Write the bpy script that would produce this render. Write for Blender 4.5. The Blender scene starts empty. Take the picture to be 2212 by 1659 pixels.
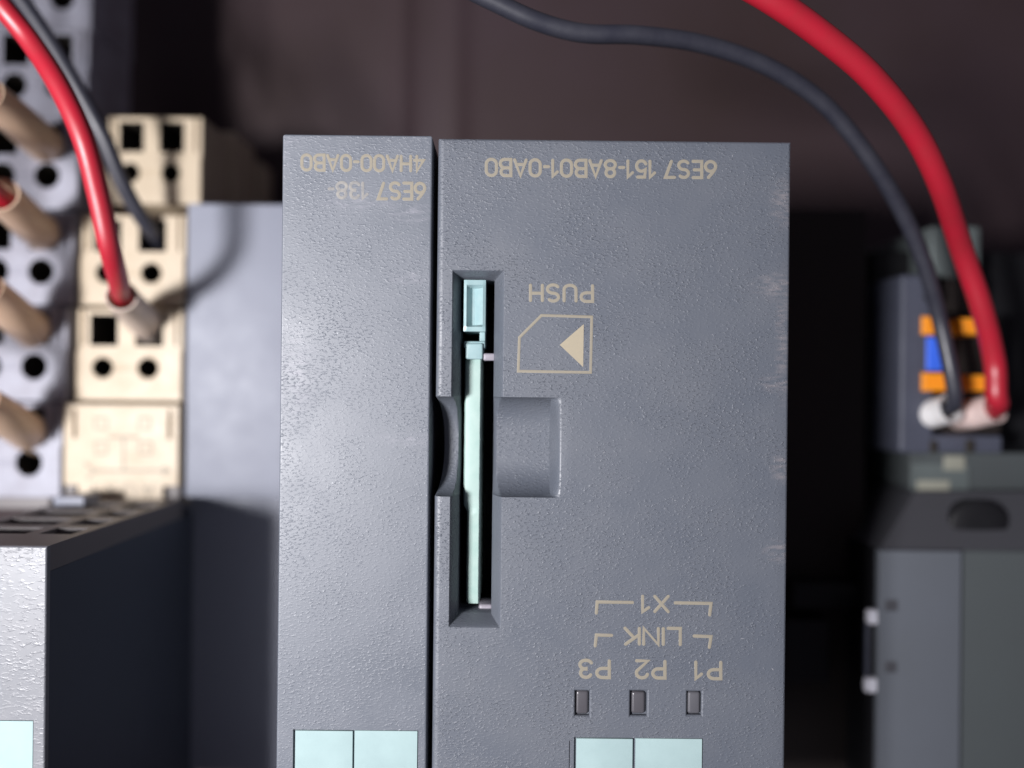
import bpy, math, random
from mathutils import Vector, Matrix
random.seed(7)
C = bpy.context.scene
COL = C.collection
# ------------------------------------------------------------------ camera, world, light
D = 156.0                      # camera height above the front faces, millimetres
K = 101.5 / 1106.0             # millimetres per layout unit on the plane of the front faces
TH = 0.0105                    # roll of the camera
MM = 0.001

cam_d = bpy.data.cameras.new('camera')
cam = bpy.data.objects.new('camera', cam_d); COL.objects.link(cam)
cam.location = (0, 0, D * MM); cam.rotation_euler = (0, 0, TH)
cam_d.sensor_width = 36; cam_d.lens = 18 * D / 101.5
cam_d.clip_start = 0.005; cam_d.clip_end = 20
cam_d.dof.use_dof = True; cam_d.dof.focus_distance = (D + 1.0) * MM; cam_d.dof.aperture_fstop = 4.0
C.camera = cam

w = bpy.data.worlds.new('World'); C.world = w; w.use_nodes = True
bg = w.node_tree.nodes['Background']
bg.inputs['Color'].default_value = (0.60, 0.56, 0.72, 1); bg.inputs['Strength'].default_value = 0.12

def area(name, loc, target, size, size_y, power, col):
    l = bpy.data.lights.new(name, 'AREA'); l.shape = 'RECTANGLE'; l.size = size * MM; l.size_y = size_y * MM
    l.energy = power; l.color = col
    o = bpy.data.objects.new(name, l); COL.objects.link(o); o.location = Vector(loc) * MM
    o.rotation_euler = (Vector(target) - Vector(loc)).to_track_quat('-Z', 'Y').to_euler()
    return o
area('window_light', (-232, -25, 350), (-20, 0, -20), 64, 64, 3.45, (1.0, 0.98, 1.0))
area('sheen_fill_light', (-300, -150, 300), (-60, -20, -20), 260, 260, 0.42, (0.93, 0.95, 1.0))  # broad soft lamp added to put a sheen on the left module

C.view_settings.view_transform = 'Standard'; C.view_settings.look = 'None'
C.view_settings.exposure = -0.12; C.view_settings.gamma = 1

# ------------------------------------------------------------------ layout: a point of the place from its bearing and its height
def pt(px, py, z=0.0):
    dx, dy = px - 1106.0, py - 829.5
    s = K * (D - z) / D
    return ((dx + TH * dy) * s, -(dy - TH * dx) * s, z)
def rect(x0, y0, x1, y1, z=0.0):
    xm, ym = (x0 + x1) / 2, (y0 + y1) / 2
    return pt(x0, ym, z)[0], pt(x1, ym, z)[0], pt(xm, y1, z)[1], pt(xm, y0, z)[1]   # xl, xr, yb, yt
def sc(z): return K * (D - z) / D

# ------------------------------------------------------------------ materials
def mat(name, col, rough=0.5, spec=0.5, metal=0, grain=None, mottle=None, smear=None, sheen=0, trans=None, wear=None):
    m = bpy.data.materials.new(name); m.use_nodes = True
    nt = m.node_tree; N = nt.nodes; L = nt.links; b = N['Principled BSDF']
    b.inputs['Base Color'].default_value = (*col, 1); b.inputs['Roughness'].default_value = rough
    b.inputs['Metallic'].default_value = metal; b.inputs['Specular IOR Level'].default_value = spec
    if trans: b.inputs['Subsurface Weight'].default_value = trans; b.inputs['Subsurface Radius'].default_value = (0.003, 0.002, 0.0015); b.inputs['Subsurface Scale'].default_value = 1
    tc = N.new('ShaderNodeTexCoord')
    src = None
    if mottle:
        sc_, amt, col2 = mottle
        n = N.new('ShaderNodeTexNoise'); n.inputs['Scale'].default_value = sc_; n.inputs['Detail'].default_value = 6; n.inputs['Roughness'].default_value = 0.6
        L.new(tc.outputs['Object'], n.inputs['Vector'])
        r = N.new('ShaderNodeMapRange'); r.inputs['From Min'].default_value = 0.35; r.inputs['From Max'].default_value = 0.7; r.inputs['To Max'].default_value = amt
        L.new(n.outputs['Fac'], r.inputs['Value'])
        mx = N.new('ShaderNodeMix'); mx.data_type = 'RGBA'
        mx.inputs['A'].default_value = (*col, 1); mx.inputs['B'].default_value = (*col2, 1)
        L.new(r.outputs['Result'], mx.inputs['Factor']); L.new(mx.outputs['Result'], b.inputs['Base Color']); src = mx.outputs['Result']
        rr = N.new('ShaderNodeMapRange'); rr.inputs['From Min'].default_value = 0.3; rr.inputs['From Max'].default_value = 0.7
        rr.inputs['To Min'].default_value = rough - 0.05; rr.inputs['To Max'].default_value = rough + 0.07
        L.new(n.outputs['Fac'], rr.inputs['Value']); L.new(rr.outputs['Result'], b.inputs['Roughness'])
    if wear:                                       # rubbed, paler scuffs in a stated patch: list of (x, y, rx, ry)
        patches, wcol, amt = wear
        sep = N.new('ShaderNodeSeparateXYZ'); L.new(tc.outputs['Object'], sep.inputs[0])
        acc = None
        for (x, y, rx, ry) in patches:
            mp = N.new('ShaderNodeVectorMath'); mp.operation = 'SUBTRACT'; L.new(tc.outputs['Object'], mp.inputs[0]); mp.inputs[1].default_value = (x * MM, y * MM, 0)
            ms = N.new('ShaderNodeVectorMath'); ms.operation = 'MULTIPLY'; L.new(mp.outputs[0], ms.inputs[0]); ms.inputs[1].default_value = (1000 / rx, 1000 / ry, 0)
            ln = N.new('ShaderNodeVectorMath'); ln.operation = 'LENGTH'; L.new(ms.outputs[0], ln.inputs[0])
            mr = N.new('ShaderNodeMapRange'); mr.inputs['From Min'].default_value = 1; mr.inputs['From Max'].default_value = 0.2; L.new(ln.outputs['Value'], mr.inputs['Value'])
            if acc is None: acc = mr.outputs['Result']
            else:
                mm_ = N.new('ShaderNodeMath'); mm_.operation = 'MAXIMUM'; L.new(acc, mm_.inputs[0]); L.new(mr.outputs['Result'], mm_.inputs[1]); acc = mm_.outputs[0]
        mpg = N.new('ShaderNodeMapping'); mpg.inputs['Rotation'].default_value = (0, 0, math.radians(-28)); mpg.inputs['Scale'].default_value = (350, 1300, 350)
        L.new(tc.outputs['Object'], mpg.inputs['Vector'])
        n2 = N.new('ShaderNodeTexNoise'); n2.inputs['Scale'].default_value = 1; n2.inputs['Detail'].default_value = 5; L.new(mpg.outputs[0], n2.inputs['Vector'])
        m2 = N.new('ShaderNodeMapRange'); m2.inputs['From Min'].default_value = 0.42; m2.inputs['From Max'].default_value = 0.72; L.new(n2.outputs['Fac'], m2.inputs['Value'])
        pr = N.new('ShaderNodeMath'); pr.operation = 'MULTIPLY'; L.new(acc, pr.inputs[0]); L.new(m2.outputs['Result'], pr.inputs[1])
        pa = N.new('ShaderNodeMath'); pa.operation = 'MULTIPLY'; L.new(pr.outputs[0], pa.inputs[0]); pa.inputs[1].default_value = amt
        mx2 = N.new('ShaderNodeMix'); mx2.data_type = 'RGBA'
        if src: L.new(src, mx2.inputs['A'])
        else: mx2.inputs['A'].default_value = (*col, 1)
        mx2.inputs['B'].default_value = (*wcol, 1); L.new(pa.outputs[0], mx2.inputs['Factor']); L.new(mx2.outputs['Result'], b.inputs['Base Color'])
    if grain:                                      # pressed leather-like grain: short slanting nicks
        s1, st, strength = grain
        mpg = N.new('ShaderNodeMapping'); mpg.inputs['Rotation'].default_value = (0, 0, math.radians(-38)); mpg.inputs['Scale'].default_value = (s1 * st, s1, s1)
        L.new(tc.outputs['Object'], mpg.inputs['Vector'])
        n = N.new('ShaderNodeTexNoise'); n.inputs['Scale'].default_value = 1; n.inputs['Detail'].default_value = 3; n.inputs['Roughness'].default_value = 0.55; n.inputs['Distortion'].default_value = 0.4
        L.new(mpg.outputs[0], n.inputs['Vector'])
        rp = N.new('ShaderNodeMapRange'); rp.inputs['From Min'].default_value = 0.52; rp.inputs['From Max'].default_value = 0.72
        L.new(n.outputs['Fac'], rp.inputs['Value'])
        bp = N.new('ShaderNodeBump'); bp.inputs['Strength'].default_value = strength; bp.inputs['Distance'].default_value = 0.00016
        nv = N.new('ShaderNodeTexNoise'); nv.inputs['Scale'].default_value = 95; nv.inputs['Detail'].default_value = 3; L.new(tc.outputs['Object'], nv.inputs['Vector'])
        rv = N.new('ShaderNodeMapRange'); rv.inputs['From Min'].default_value = 0.38; rv.inputs['From Max'].default_value = 0.62; rv.inputs['To Min'].default_value = 0.25
        L.new(nv.outputs['Fac'], rv.inputs['Value'])
        mu = N.new('ShaderNodeMath'); mu.operation = 'MULTIPLY'; L.new(rp.outputs['Result'], mu.inputs[0]); L.new(rv.outputs['Result'], mu.inputs[1])
        L.new(mu.outputs[0], bp.inputs['Height']); L.new(bp.outputs['Normal'], b.inputs['Normal'])
    return m

MATS = {}
def M(k): return MATS[k]
R = rect(605, 300, 1700, 1659)
MATS['housing'] = mat('dark_grey_grained_plastic', (0.102, 0.115, 0.142), 0.47, 0.8, grain=(2500, 0.5, 0.7), mottle=(60, 0.45, (0.128, 0.137, 0.158)))
MATS['housing_left'] = mat('grey_coarse_grained_plastic', (0.13, 0.137, 0.156), 0.42, 0.85, grain=(1700, 0.4, 0.5), mottle=(90, 0.6, (0.20, 0.20, 0.215)))
MATS['print'] = mat('cream_print', (0.285, 0.255, 0.195), 0.6, 0.3, mottle=(1800, 0.7, (0.25, 0.23, 0.20)))
MATS['print_worn'] = mat('worn_cream_print', (0.31, 0.295, 0.27), 0.6, 0.3, mottle=(900, .8, (0.18, 0.185, 0.20)))
MATS['aqua'] = mat('pale_aqua_card', (0.32, 0.43, 0.435), 0.6, 0.2, mottle=(120, 0.5, (0.40, 0.53, 0.53)))
MATS['aqua_plastic'] = mat('pale_aqua_plastic', (0.28, 0.42, 0.44), 0.35, 0.5, mottle=(400, 0.7, (0.36, 0.49, 0.50)))
MATS['card'] = mat('mint_memory_card_plastic', (0.33, 0.47, 0.43), 0.45, 0.35, mottle=(300, 0.7, (0.42, 0.54, 0.50)))
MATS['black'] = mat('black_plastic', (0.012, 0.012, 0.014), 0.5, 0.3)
MATS['clear_led'] = mat('smoky_indicator_plastic', (0.085, 0.082, 0.092), 0.3, 0.8)
MATS['grey_led'] = mat('matt_grey_indicator_plastic', (0.095, 0.095, 0.108), 0.5, 0.5)
MATS['dust'] = mat('pale_dust', (0.42, 0.42, 0.44), 0.8, 0.2)
MATS['beige'] = mat('cream_beige_plastic', (0.54, 0.45, 0.33), 0.45, 0.4, mottle=(150, 0.5, (0.46, 0.37, 0.26)))
MATS['beige_print'] = mat('faint_grey_print_on_beige', (0.33, 0.29, 0.235), 0.6, 0.3)
MATS['lavender'] = mat('light_grey_plastic', (0.355, 0.36, 0.425), 0.45, 0.4, mottle=(110, 0.8, (0.24, 0.23, 0.265)))
MATS['hole'] = mat('dark_terminal_hole', (0.032, 0.028, 0.024), 0.6, 0.2)
MATS['sleeve'] = mat('shade_tan_ferrule_sleeve', (0.60, 0.42, 0.30), 0.4, 0.4, trans=0.1)  # white plastic coloured tan for shade and bounce from the red wires
MATS['sleeve_cream_shade'] = mat('shade_cream_ferrule_sleeve', (0.60, 0.49, 0.42), 0.4, 0.4, trans=0.1)  # white sleeve plastic, its shaded side put into the colour as cream
MATS['sleeve_white'] = mat('white_ferrule_sleeve', (0.80, 0.77, 0.76), 0.35, 0.5, trans=0.15)
MATS['sleeve_pink_shade'] = mat('shade_pink_ferrule_sleeve', (0.74, 0.56, 0.52), 0.35, 0.5, trans=0.15)  # shaded copy of the white sleeve, pinkish beside the red wire
MATS['red'] = mat('red_wire_insulation', (0.47, 0.011, 0.030), 0.43, 0.9, mottle=(160, 0.7, (0.38, 0.010, 0.022)))
MATS['blackwire'] = mat('black_wire_insulation', (0.027, 0.028, 0.042), 0.45, 0.8, mottle=(160, 0.7, (0.040, 0.041, 0.055)))
MATS['plate'] = mat('grey_base_plastic', (0.235, 0.25, 0.305), 0.5, 0.4, mottle=(130, 0.5, (0.23, 0.24, 0.29)))
MATS['navy_shade'] = mat('shaded_blue_grey_plastic', (0.06, 0.07, 0.095), 0.5, 0.4, mottle=(80, 0.4, (0.07, 0.08, 0.10)))
MATS['rib'] = mat('grey_brown_vent_plastic', (0.16, 0.145, 0.145), 0.5, 0.4)
MATS['panel'] = mat('brown_purple_painted_sheet', (0.057, 0.038, 0.044), 0.5, 0.3, mottle=(9, 0.9, (0.042, 0.026, 0.025)))
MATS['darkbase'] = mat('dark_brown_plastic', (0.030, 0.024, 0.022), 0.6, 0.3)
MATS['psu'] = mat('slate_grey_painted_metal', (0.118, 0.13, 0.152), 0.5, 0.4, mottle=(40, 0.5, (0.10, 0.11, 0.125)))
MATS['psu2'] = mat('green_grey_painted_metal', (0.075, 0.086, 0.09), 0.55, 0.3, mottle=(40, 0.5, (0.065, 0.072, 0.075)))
MATS['plug'] = mat('blue_grey_plug_plastic', (0.082, 0.089, 0.122), 0.5, 0.4, mottle=(90, 0.6, (0.055, 0.06, 0.085)))
MATS['orange'] = mat('orange_plastic', (0.95, 0.33, 0.02), 0.45, 0.4)
MATS['blue'] = mat('blue_plastic', (0.05, 0.16, 0.85), 0.45, 0.4)
MATS['greengrey'] = mat('green_grey_plastic', (0.115, 0.135, 0.135), 0.5, 0.4)
MATS['cream'] = mat('pale_cream_label', (0.30, 0.30, 0.25), 0.5, 0.3)
MATS['whitemetal'] = mat('bright_white_metal', (0.80, 0.80, 0.88), 0.35, 0.5)

# ------------------------------------------------------------------ object helpers
ORI = {}                                          # origin (mm) of each object's root
def thing(name, loc, label, cat, group=None):
    o = bpy.data.objects.new(name, None); COL.objects.link(o)
    o.location = Vector(loc) * MM; o.empty_display_size = 0.005
    o['label'] = label; o['category'] = cat
    if group: o['group'] = group
    ORI[o] = Vector(loc); return o
def link(name, verts, faces, m, parent=None, origin=None, smooth=None, label=None):
    if parent is not None: org = ORI[parent]
    else: org = Vector(origin or (0, 0, 0))
    me = bpy.data.meshes.new(name)
    me.from_pydata([((v[0] - org[0]) * MM, (v[1] - org[1]) * MM, (v[2] - org[2]) * MM) for v in verts], [], faces)
    if isinstance(m, (list, tuple)):
        for q in m: me.materials.append(M(q))
    else: me.materials.append(M(m))
    me.update()
    if smooth is not None:
        me.polygons.foreach_set('use_smooth', [True] * len(me.polygons)); me.set_sharp_from_angle(angle=math.radians(smooth))
    o = bpy.data.objects.new(name, me); COL.objects.link(o)
    if parent is not None:
        o.parent = parent
        if ORI[parent] is not None: pass
    else: o.location = org * MM
    ORI[o] = org
    if label: o['label'] = label
    return o
def tag(o, label, cat, group=None, kind=None):
    if label: o['label'] = label
    if cat: o['category'] = cat
    if group: o['group'] = group
    if kind: o['kind'] = kind

def boxmesh(xl, xr, yb, yt, z0, z1, bev=0.0, taper=0.0):
    """a box with chamfered top edges and corners (two chamfer rings)"""
    V = []; F = []
    def ring(ins, z, c):
        a, b_, c_, d = xl + ins, xr - ins, yb + ins, yt - ins
        cc = max(c, 1e-4)
        pts = []
        for (cx, cy, a0) in ((b_ - cc, d - cc, 0), (a + cc, d - cc, 90), (a + cc, c_ + cc, 180), (b_ - cc, c_ + cc, 270)):
            for k in range(4):
                t = math.radians(a0 + 30 * k); pts.append((cx + cc * math.cos(t), cy + cc * math.sin(t), z))
        return pts
    if bev <= 0: bev = 0.05
    rs = [ring(0, z0, bev), ring(0, z1 - bev, bev), ring(bev * 0.13, z1 - bev * 0.5, bev * 0.87), ring(bev * 0.5, z1 - bev * 0.13, bev * 0.6), ring(bev, z1, bev * 0.4)]
    for r in rs: V += r
    n = 16
    for k in range(len(rs) - 1):
        for i in range(n): F.append((k * n + i, k * n + (i + 1) % n, (k + 1) * n + (i + 1) % n, (k + 1) * n + i))
    F.append(tuple(range((len(rs) - 1) * n, len(rs) * n))); F.append(tuple(reversed(range(n))))
    return V, F
def box(name, px, z0, z1, m, parent=None, bev=0.3, origin=None, label=None, inset=None):
    xl, xr, yb, yt = rect(*px, z1)
    V, F = boxmesh(xl, xr, yb, yt, z0, z1, bev)
    return link(name, V, F, m, parent, origin if origin else (((xl + xr) / 2, (yb + yt) / 2, z0) if parent is None else None), smooth=50, label=label)
def mbox(name, xl, xr, yb, yt, z0, z1, m, parent=None, bev=0.3, label=None):
    V, F = boxmesh(xl, xr, yb, yt, z0, z1, bev)
    return link(name, V, F, m, parent, ((xl + xr) / 2, (yb + yt) / 2, z0) if parent is None else None, smooth=50, label=label)

def catmull(P, n=10):
    P = [Vector(p) for p in P]; out = []
    Q = [P[0] * 2 - P[1]] + P + [P[-1] * 2 - P[-2]]
    for i in range(1, len(Q) - 2):
        for k in range(n):
            t = k / n; a, b, c, d = Q[i - 1], Q[i], Q[i + 1], Q[i + 2]
            out.append(0.5 * ((2 * b) + (c - a) * t + (2 * a - 5 * b + 4 * c - d) * t * t + (3 * b - a - 3 * c + d) * t ** 3))
    out.append(P[-1]); return out
def tube(name, P, r, m, parent=None, origin=None, n=20, open_ends=False, seg=10, hollow=0, rads=None):
    pts = catmull(P, seg) if seg > 1 else [Vector(p) for p in P]
    V = []; F = []; nrm = None
    N_ = len(pts)
    for i, p in enumerate(pts):
        t = (pts[min(i + 1, N_ - 1)] - pts[max(i - 1, 0)]).normalized()
        if nrm is None: nrm = t.cross(Vector((0.3, 0.2, 1))).normalized()
        nrm = (nrm - t * nrm.dot(t)).normalized(); bn = t.cross(nrm)
        rr = r if rads is None else rads[0] + (rads[1] - rads[0]) * i / (N_ - 1)
        for k in range(n):
            a = 2 * math.pi * k / n; V.append(p + nrm * (rr * math.cos(a)) + bn * (rr * math.sin(a)))
    for i in range(N_ - 1):
        for k in range(n): F.append((i * n + k, i * n + (k + 1) % n, (i + 1) * n + (k + 1) % n, (i + 1) * n + k))
    if hollow:                                     # an inner skin and a rim at the first end
        base = len(V); nrm = None
        for i, p in enumerate(pts):
            t = (pts[min(i + 1, N_ - 1)] - pts[max(i - 1, 0)]).normalized()
            if nrm is None: nrm = t.cross(Vector((0.3, 0.2, 1))).normalized()
            nrm = (nrm - t * nrm.dot(t)).normalized(); bn = t.cross(nrm)
            rr = (r if rads is None else rads[0] + (rads[1] - rads[0]) * i / (N_ - 1)) - hollow
            for k in range(n):
                a = 2 * math.pi * k / n; V.append(p + nrm * (rr * math.cos(a)) + bn * (rr * math.sin(a)))
        for i in range(N_ - 1):
            for k in range(n): F.append((base + i * n + k, base + (i + 1) * n + k, base + (i + 1) * n + (k + 1) % n, base + i * n + (k + 1) % n))
        for k in range(n):
            F.append((k, base + k, base + (k + 1) % n, (k + 1) % n))
            a = (N_ - 1) * n; F.append((a + k, a + (k + 1) % n, base + a + (k + 1) % n, base + a + k))
    else:
        F.append(tuple(reversed(range(n)))); F.append(tuple((N_ - 1) * n + k for k in range(n)))
    return link(name, V, F, m, parent, origin, smooth=60)

def lines(lo, hi, step, fine):
    """grid lines: coarse everywhere, fine ranges and exact values where asked"""
    s = set()
    n = max(1, int(round((hi - lo) / step)))
    for i in range(n + 1): s.add(round(lo + (hi - lo) * i / n, 4))
    keep = []
    for f in fine:
        if isinstance(f, tuple):
            a, b, st = f; s = {v for v in s if not (a < v < b)} | {round(a, 4), round(b, 4)}
            k = max(1, int(round((b - a) / st)))
            for i in range(k + 1): keep.append(round(a + (b - a) * i / k, 4))
        else: keep += [round(f - 0.02, 4), round(f + 0.02, 4)]
    s |= {v for v in keep if lo < v < hi}
    return sorted(s)
def field(name, xs, ys, fz, z0, m, parent, corner=0, bev=0.5, warp=None, smooth=32, label=None, sides=True):
    """a block whose top follows fz(x, y) (mm, relative), with rounded rim and straight sides down to z0"""
    V = []; F = []; nx, ny = len(xs), len(ys)
    xl, xr, yb, yt = xs[0], xs[-1], ys[0], ys[-1]
    def fix(x, y):
        if corner > 0:
            cx = min(max(x, xl + corner), xr - corner); cy = min(max(y, yb + corner), yt - corner)
            d = math.hypot(x - cx, y - cy)
            if d > corner: return cx + (x - cx) * corner / d, cy + (y - cy) * corner / d
        return x, y
    for y in ys:
        for x in xs:
            X, Y = fix(x, y); z = fz(X, Y)
            if warp: X, Y = warp(X, Y, z)
            V.append((X, Y, z))
    for j in range(ny - 1):
        for i in range(nx - 1):
            a = j * nx + i; F.append((a, a + 1, a + nx + 1, a + nx))
    if sides:
        loop = [i for i in range(nx)] + [j * nx + nx - 1 for j in range(1, ny)] + [(ny - 1) * nx + i for i in range(nx - 2, -1, -1)] + [j * nx for j in range(ny - 2, 0, -1)]
        b = len(V)
        for i in loop: V.append((V[i][0], V[i][1], z0))
        n = len(loop)
        for k in range(n): F.append((loop[k], b + k, b + (k + 1) % n, loop[(k + 1) % n]))
        F.append(tuple(b + k for k in range(n - 1, -1, -1)))
    return link(name, V, F, m, parent, smooth=smooth, label=label)
def rim(x, y, xl, xr, yb, yt, r):
    d = min(x - xl, xr - x, y - yb, yt - y)
    if d >= r: return 0.0
    d = max(d, 0); return -(r - math.sqrt(max(0, r * r - (r - d) ** 2)))
def rimlines(lo, hi, r): return [lo + r * 0.08, lo + r * 0.25, lo + r * 0.55, lo + r, hi - r, hi - r * 0.55, hi - r * 0.25, hi - r * 0.08]

# ------------------------------------------------------------------ stroke lettering (cap height 1)
def arc(cx, cy, rx, ry, a0, a1, n=10):
    return [(cx + rx * math.cos(math.radians(a0 + (a1 - a0) * i / n)), cy + ry * math.sin(math.radians(a0 + (a1 - a0) * i / n))) for i in range(n + 1)]
def glyph(c):
    w_ = .56
    if c == '0': return [arc(.27, .70, .27, .30, 0, 180) + arc(.27, .30, .27, .30, 180, 360) + [(.54, .70)]], .54
    if c == '1': return [[(.0, .72), (.26, 1), (.26, 0)]], .26
    if c == '2': return [arc(.26, .72, .25, .28, 170, -30, 12) + [(.0, 0), (.52, 0)]], .52
    if c == '3': return [arc(.25, .74, .23, .26, 160, -90, 12) + arc(.25, .25, .26, .26, 90, -160, 12)], .51
    if c == '4': return [[(.40, 0), (.40, 1), (.0, .28), (.56, .28)]], .56
    if c == '5': return [[(.48, 1), (.08, 1), (.04, .53)] + arc(.25, .32, .26, .32, 125, -160, 14)], .51
    if c == '6': return [[(.40, 1), (.20, .74), (.07, .53)] + arc(.27, .30, .27, .30, 150, 504, 20)], .54
    if c == '7': return [[(.0, 1), (.50, 1), (.18, 0)]], .50
    if c == '8': return [arc(.27, .75, .23, .25, 0, 360, 18), arc(.27, .26, .27, .26, 0, 360, 18)], .54
    if c == '-': return [[(.0, .42), (.26, .42)]], .26
    if c == 'A': return [[(.0, 0), (.31, 1), (.62, 0)], [(.10, .30), (.52, .30)]], .62
    if c == 'B': return [[(.0, 0), (.0, 1), (.28, 1)] + arc(.30, .76, .22, .24, 90, -90, 8) + arc(.32, .26, .24, .26, 90, -90, 8) + [(.0, 0)], [(.0, .52), (.32, .52)]], .56
    if c == 'E': return [[(.48, 1), (.0, 1), (.0, 0), (.48, 0)], [(.0, .52), (.42, .52)]], .48
    if c == 'H': return [[(.0, 0), (.0, 1)], [(.56, 0), (.56, 1)], [(.0, .52), (.56, .52)]], .56
    if c == 'I': return [[(.0, 0), (.0, 1)]], .02
    if c == 'K': return [[(.0, 0), (.0, 1)], [(.54, 1), (.0, .40)], [(.20, .60), (.56, 0)]], .56
    if c == 'L': return [[(.0, 1), (.0, 0), (.48, 0)]], .48
    if c == 'N': return [[(.0, 0), (.0, 1), (.56, 0), (.56, 1)]], .56
    if c == 'P': return [[(.0, 0), (.0, 1), (.30, 1)] + arc(.30, .73, .24, .27, 90, -90, 8) + [(.0, .46)]], .54
    if c == 'S': return [arc(.27, .75, .25, .25, 35, 250, 10) + arc(.27, .25, .27, .26, 80, -150, 12)], .54
    if c == 'U': return [[(.0, 1), (.0, .28)] + arc(.28, .28, .28, .28, 180, 360, 10) + [(.56, 1)]], .56
    if c == 'X': return [[(.0, 0), (.56, 1)], [(.56, 0), (.0, 1)]], .56
    if c == 'T': return [[(.0, 1), (.56, 1)], [(.28, 1), (.28, 0)]], .56
    return [], .30
def ribbon(V, F, P, hw, z, hz):
    """a low rounded bead of print along a flat polyline"""
    P = [Vector((p[0], p[1])) for p in P]
    Q = [P[0]]
    for p in P[1:]:
        if (p - Q[-1]).length > 1e-5: Q.append(p)
    P = Q; n = len(P); closed = n > 3 and (P[0] - P[-1]).length < hw * 0.6
    prof = [(-1, -.6), (-.9, .55), (-.5, 1), (.5, 1), (.9, .55), (1, -.6)]
    b = len(V); k = len(prof); lift = [0.0]
    T = []
    for i in range(n):
        t0 = (P[i] - P[i - 1]).normalized() if i else (P[1] - P[0]).normalized()
        t1 = (P[i + 1] - P[i]).normalized() if i < n - 1 else t0
        if closed and i in (0, n - 1): t0 = (P[-1] - P[-2]).normalized(); t1 = (P[1] - P[0]).normalized()
        t = t0 + t1; t = t.normalized() if t.length > 1e-3 else t0
        c = max(0.55, t.dot(t1)); T.append((t, 1 / c))
    def put(p, t, mlt):
        nn = Vector((-t.y, t.x))
        lift[0] += .0002
        for (u, h) in prof: q = p + nn * (u * hw * mlt); V.append((q.x, q.y, z + h * hz + lift[0]))
    if not closed: put(P[0] - T[0][0] * hw * .7, T[0][0], .45)
    for i in range(n): put(P[i], *T[i])
    if not closed: put(P[-1] + T[-1][0] * hw * .7, T[-1][0], .45)
    rows = n + (0 if closed else 2)
    for i in range(rows - 1):
        for j in range(k - 1): F.append((b + i * k + j, b + (i + 1) * k + j, b + (i + 1) * k + j + 1, b + i * k + j + 1))
    if not closed:
        F.append(tuple(b + j for j in range(k))); F.append(tuple(b + (rows - 1) * k + j for j in range(k - 1, -1, -1)))
def text(s, x_left, x_right, y_base, y_cap, parent, m='print', z=0.0, stroke=0.165, slant=0.0, name='printed_text', label=None, gap=.20):
    """lettering seen upside down: it starts at x_right and its baseline is the upper one"""
    H = y_cap - y_base; total = 0; glyphs = []
    for c in s:
        st, wd = glyph(c); glyphs.append((st, wd, total)); total += wd + (gap if c != ' ' else .06)
    total -= gap
    W = (x_right - x_left); hw = H * stroke / 2; fx = (W - 2 * hw) / total
    V = []; F = []; kz = 0
    for st, wd, off in glyphs:
        for P in st:
            Q = []
            for (u, v) in P:
                X = x_right - hw - (off + u) * fx; Y = y_base + hw + v * (H - 2 * hw)
                Y += (X - (x_left + x_right) / 2) * TH
                p = pt(X, Y, z); Q.append((p[0], p[1]))
            kz += 1
            ribbon(V, F, Q, hw * sc(z), z + 0.008 + 0.0022 * (kz % 3), 0.009)
    return link(name, V, F, m, parent, smooth=40, label=label)
def printlines(polys, wpx, parent, m='print', z=0.0, name='printed_line', label=None):
    V = []; F = []
    for P in polys: ribbon(V, F, [pt(x, y, z)[:2] for x, y in P], wpx / 2 * sc(z), z + 0.012, 0.02)
    return link(name, V, F, m, parent, smooth=40, label=label)

# ------------------------------------------------------------------ back panel
ZP = -150.0
def build_panel():
    V = []; F = []
    x0 = pt(845, 100, ZP)[0]
    xs = lines(-420, 420, 60, [(x0 - 14, x0 + 50, 0.8)])
    ys = lines(-320, 320, 80, [])
    def fz(x, y):
        d = 0
        for c, wd, h in ((x0 + 4, 6, 1.9), (x0 + 25, 7, 1.5)):
            d += h * math.exp(-((x - c) / wd) ** 2 * 2)
        return ZP + d
    o = field('back_panel', xs, ys, fz, ZP - 2, 'panel', None, smooth=60)
    tag(o, 'brown purple painted sheet at the back of the cabinet', None, kind='structure')
build_panel()
# the mounting rail that carries the modules
r_ = thing('mounting_rail', (0, -5, ZP + .1), 'steel mounting rail running behind the row of modules', 'rail')
mbox('rail_web', -400, 400, -20, 12, ZP + 3.4, ZP + 7, 'plate', r_, .3)
mbox('rail_foot', -400, 400, -14, 6, ZP + .1, ZP + 3.3, 'plate', r_, .3)

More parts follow.
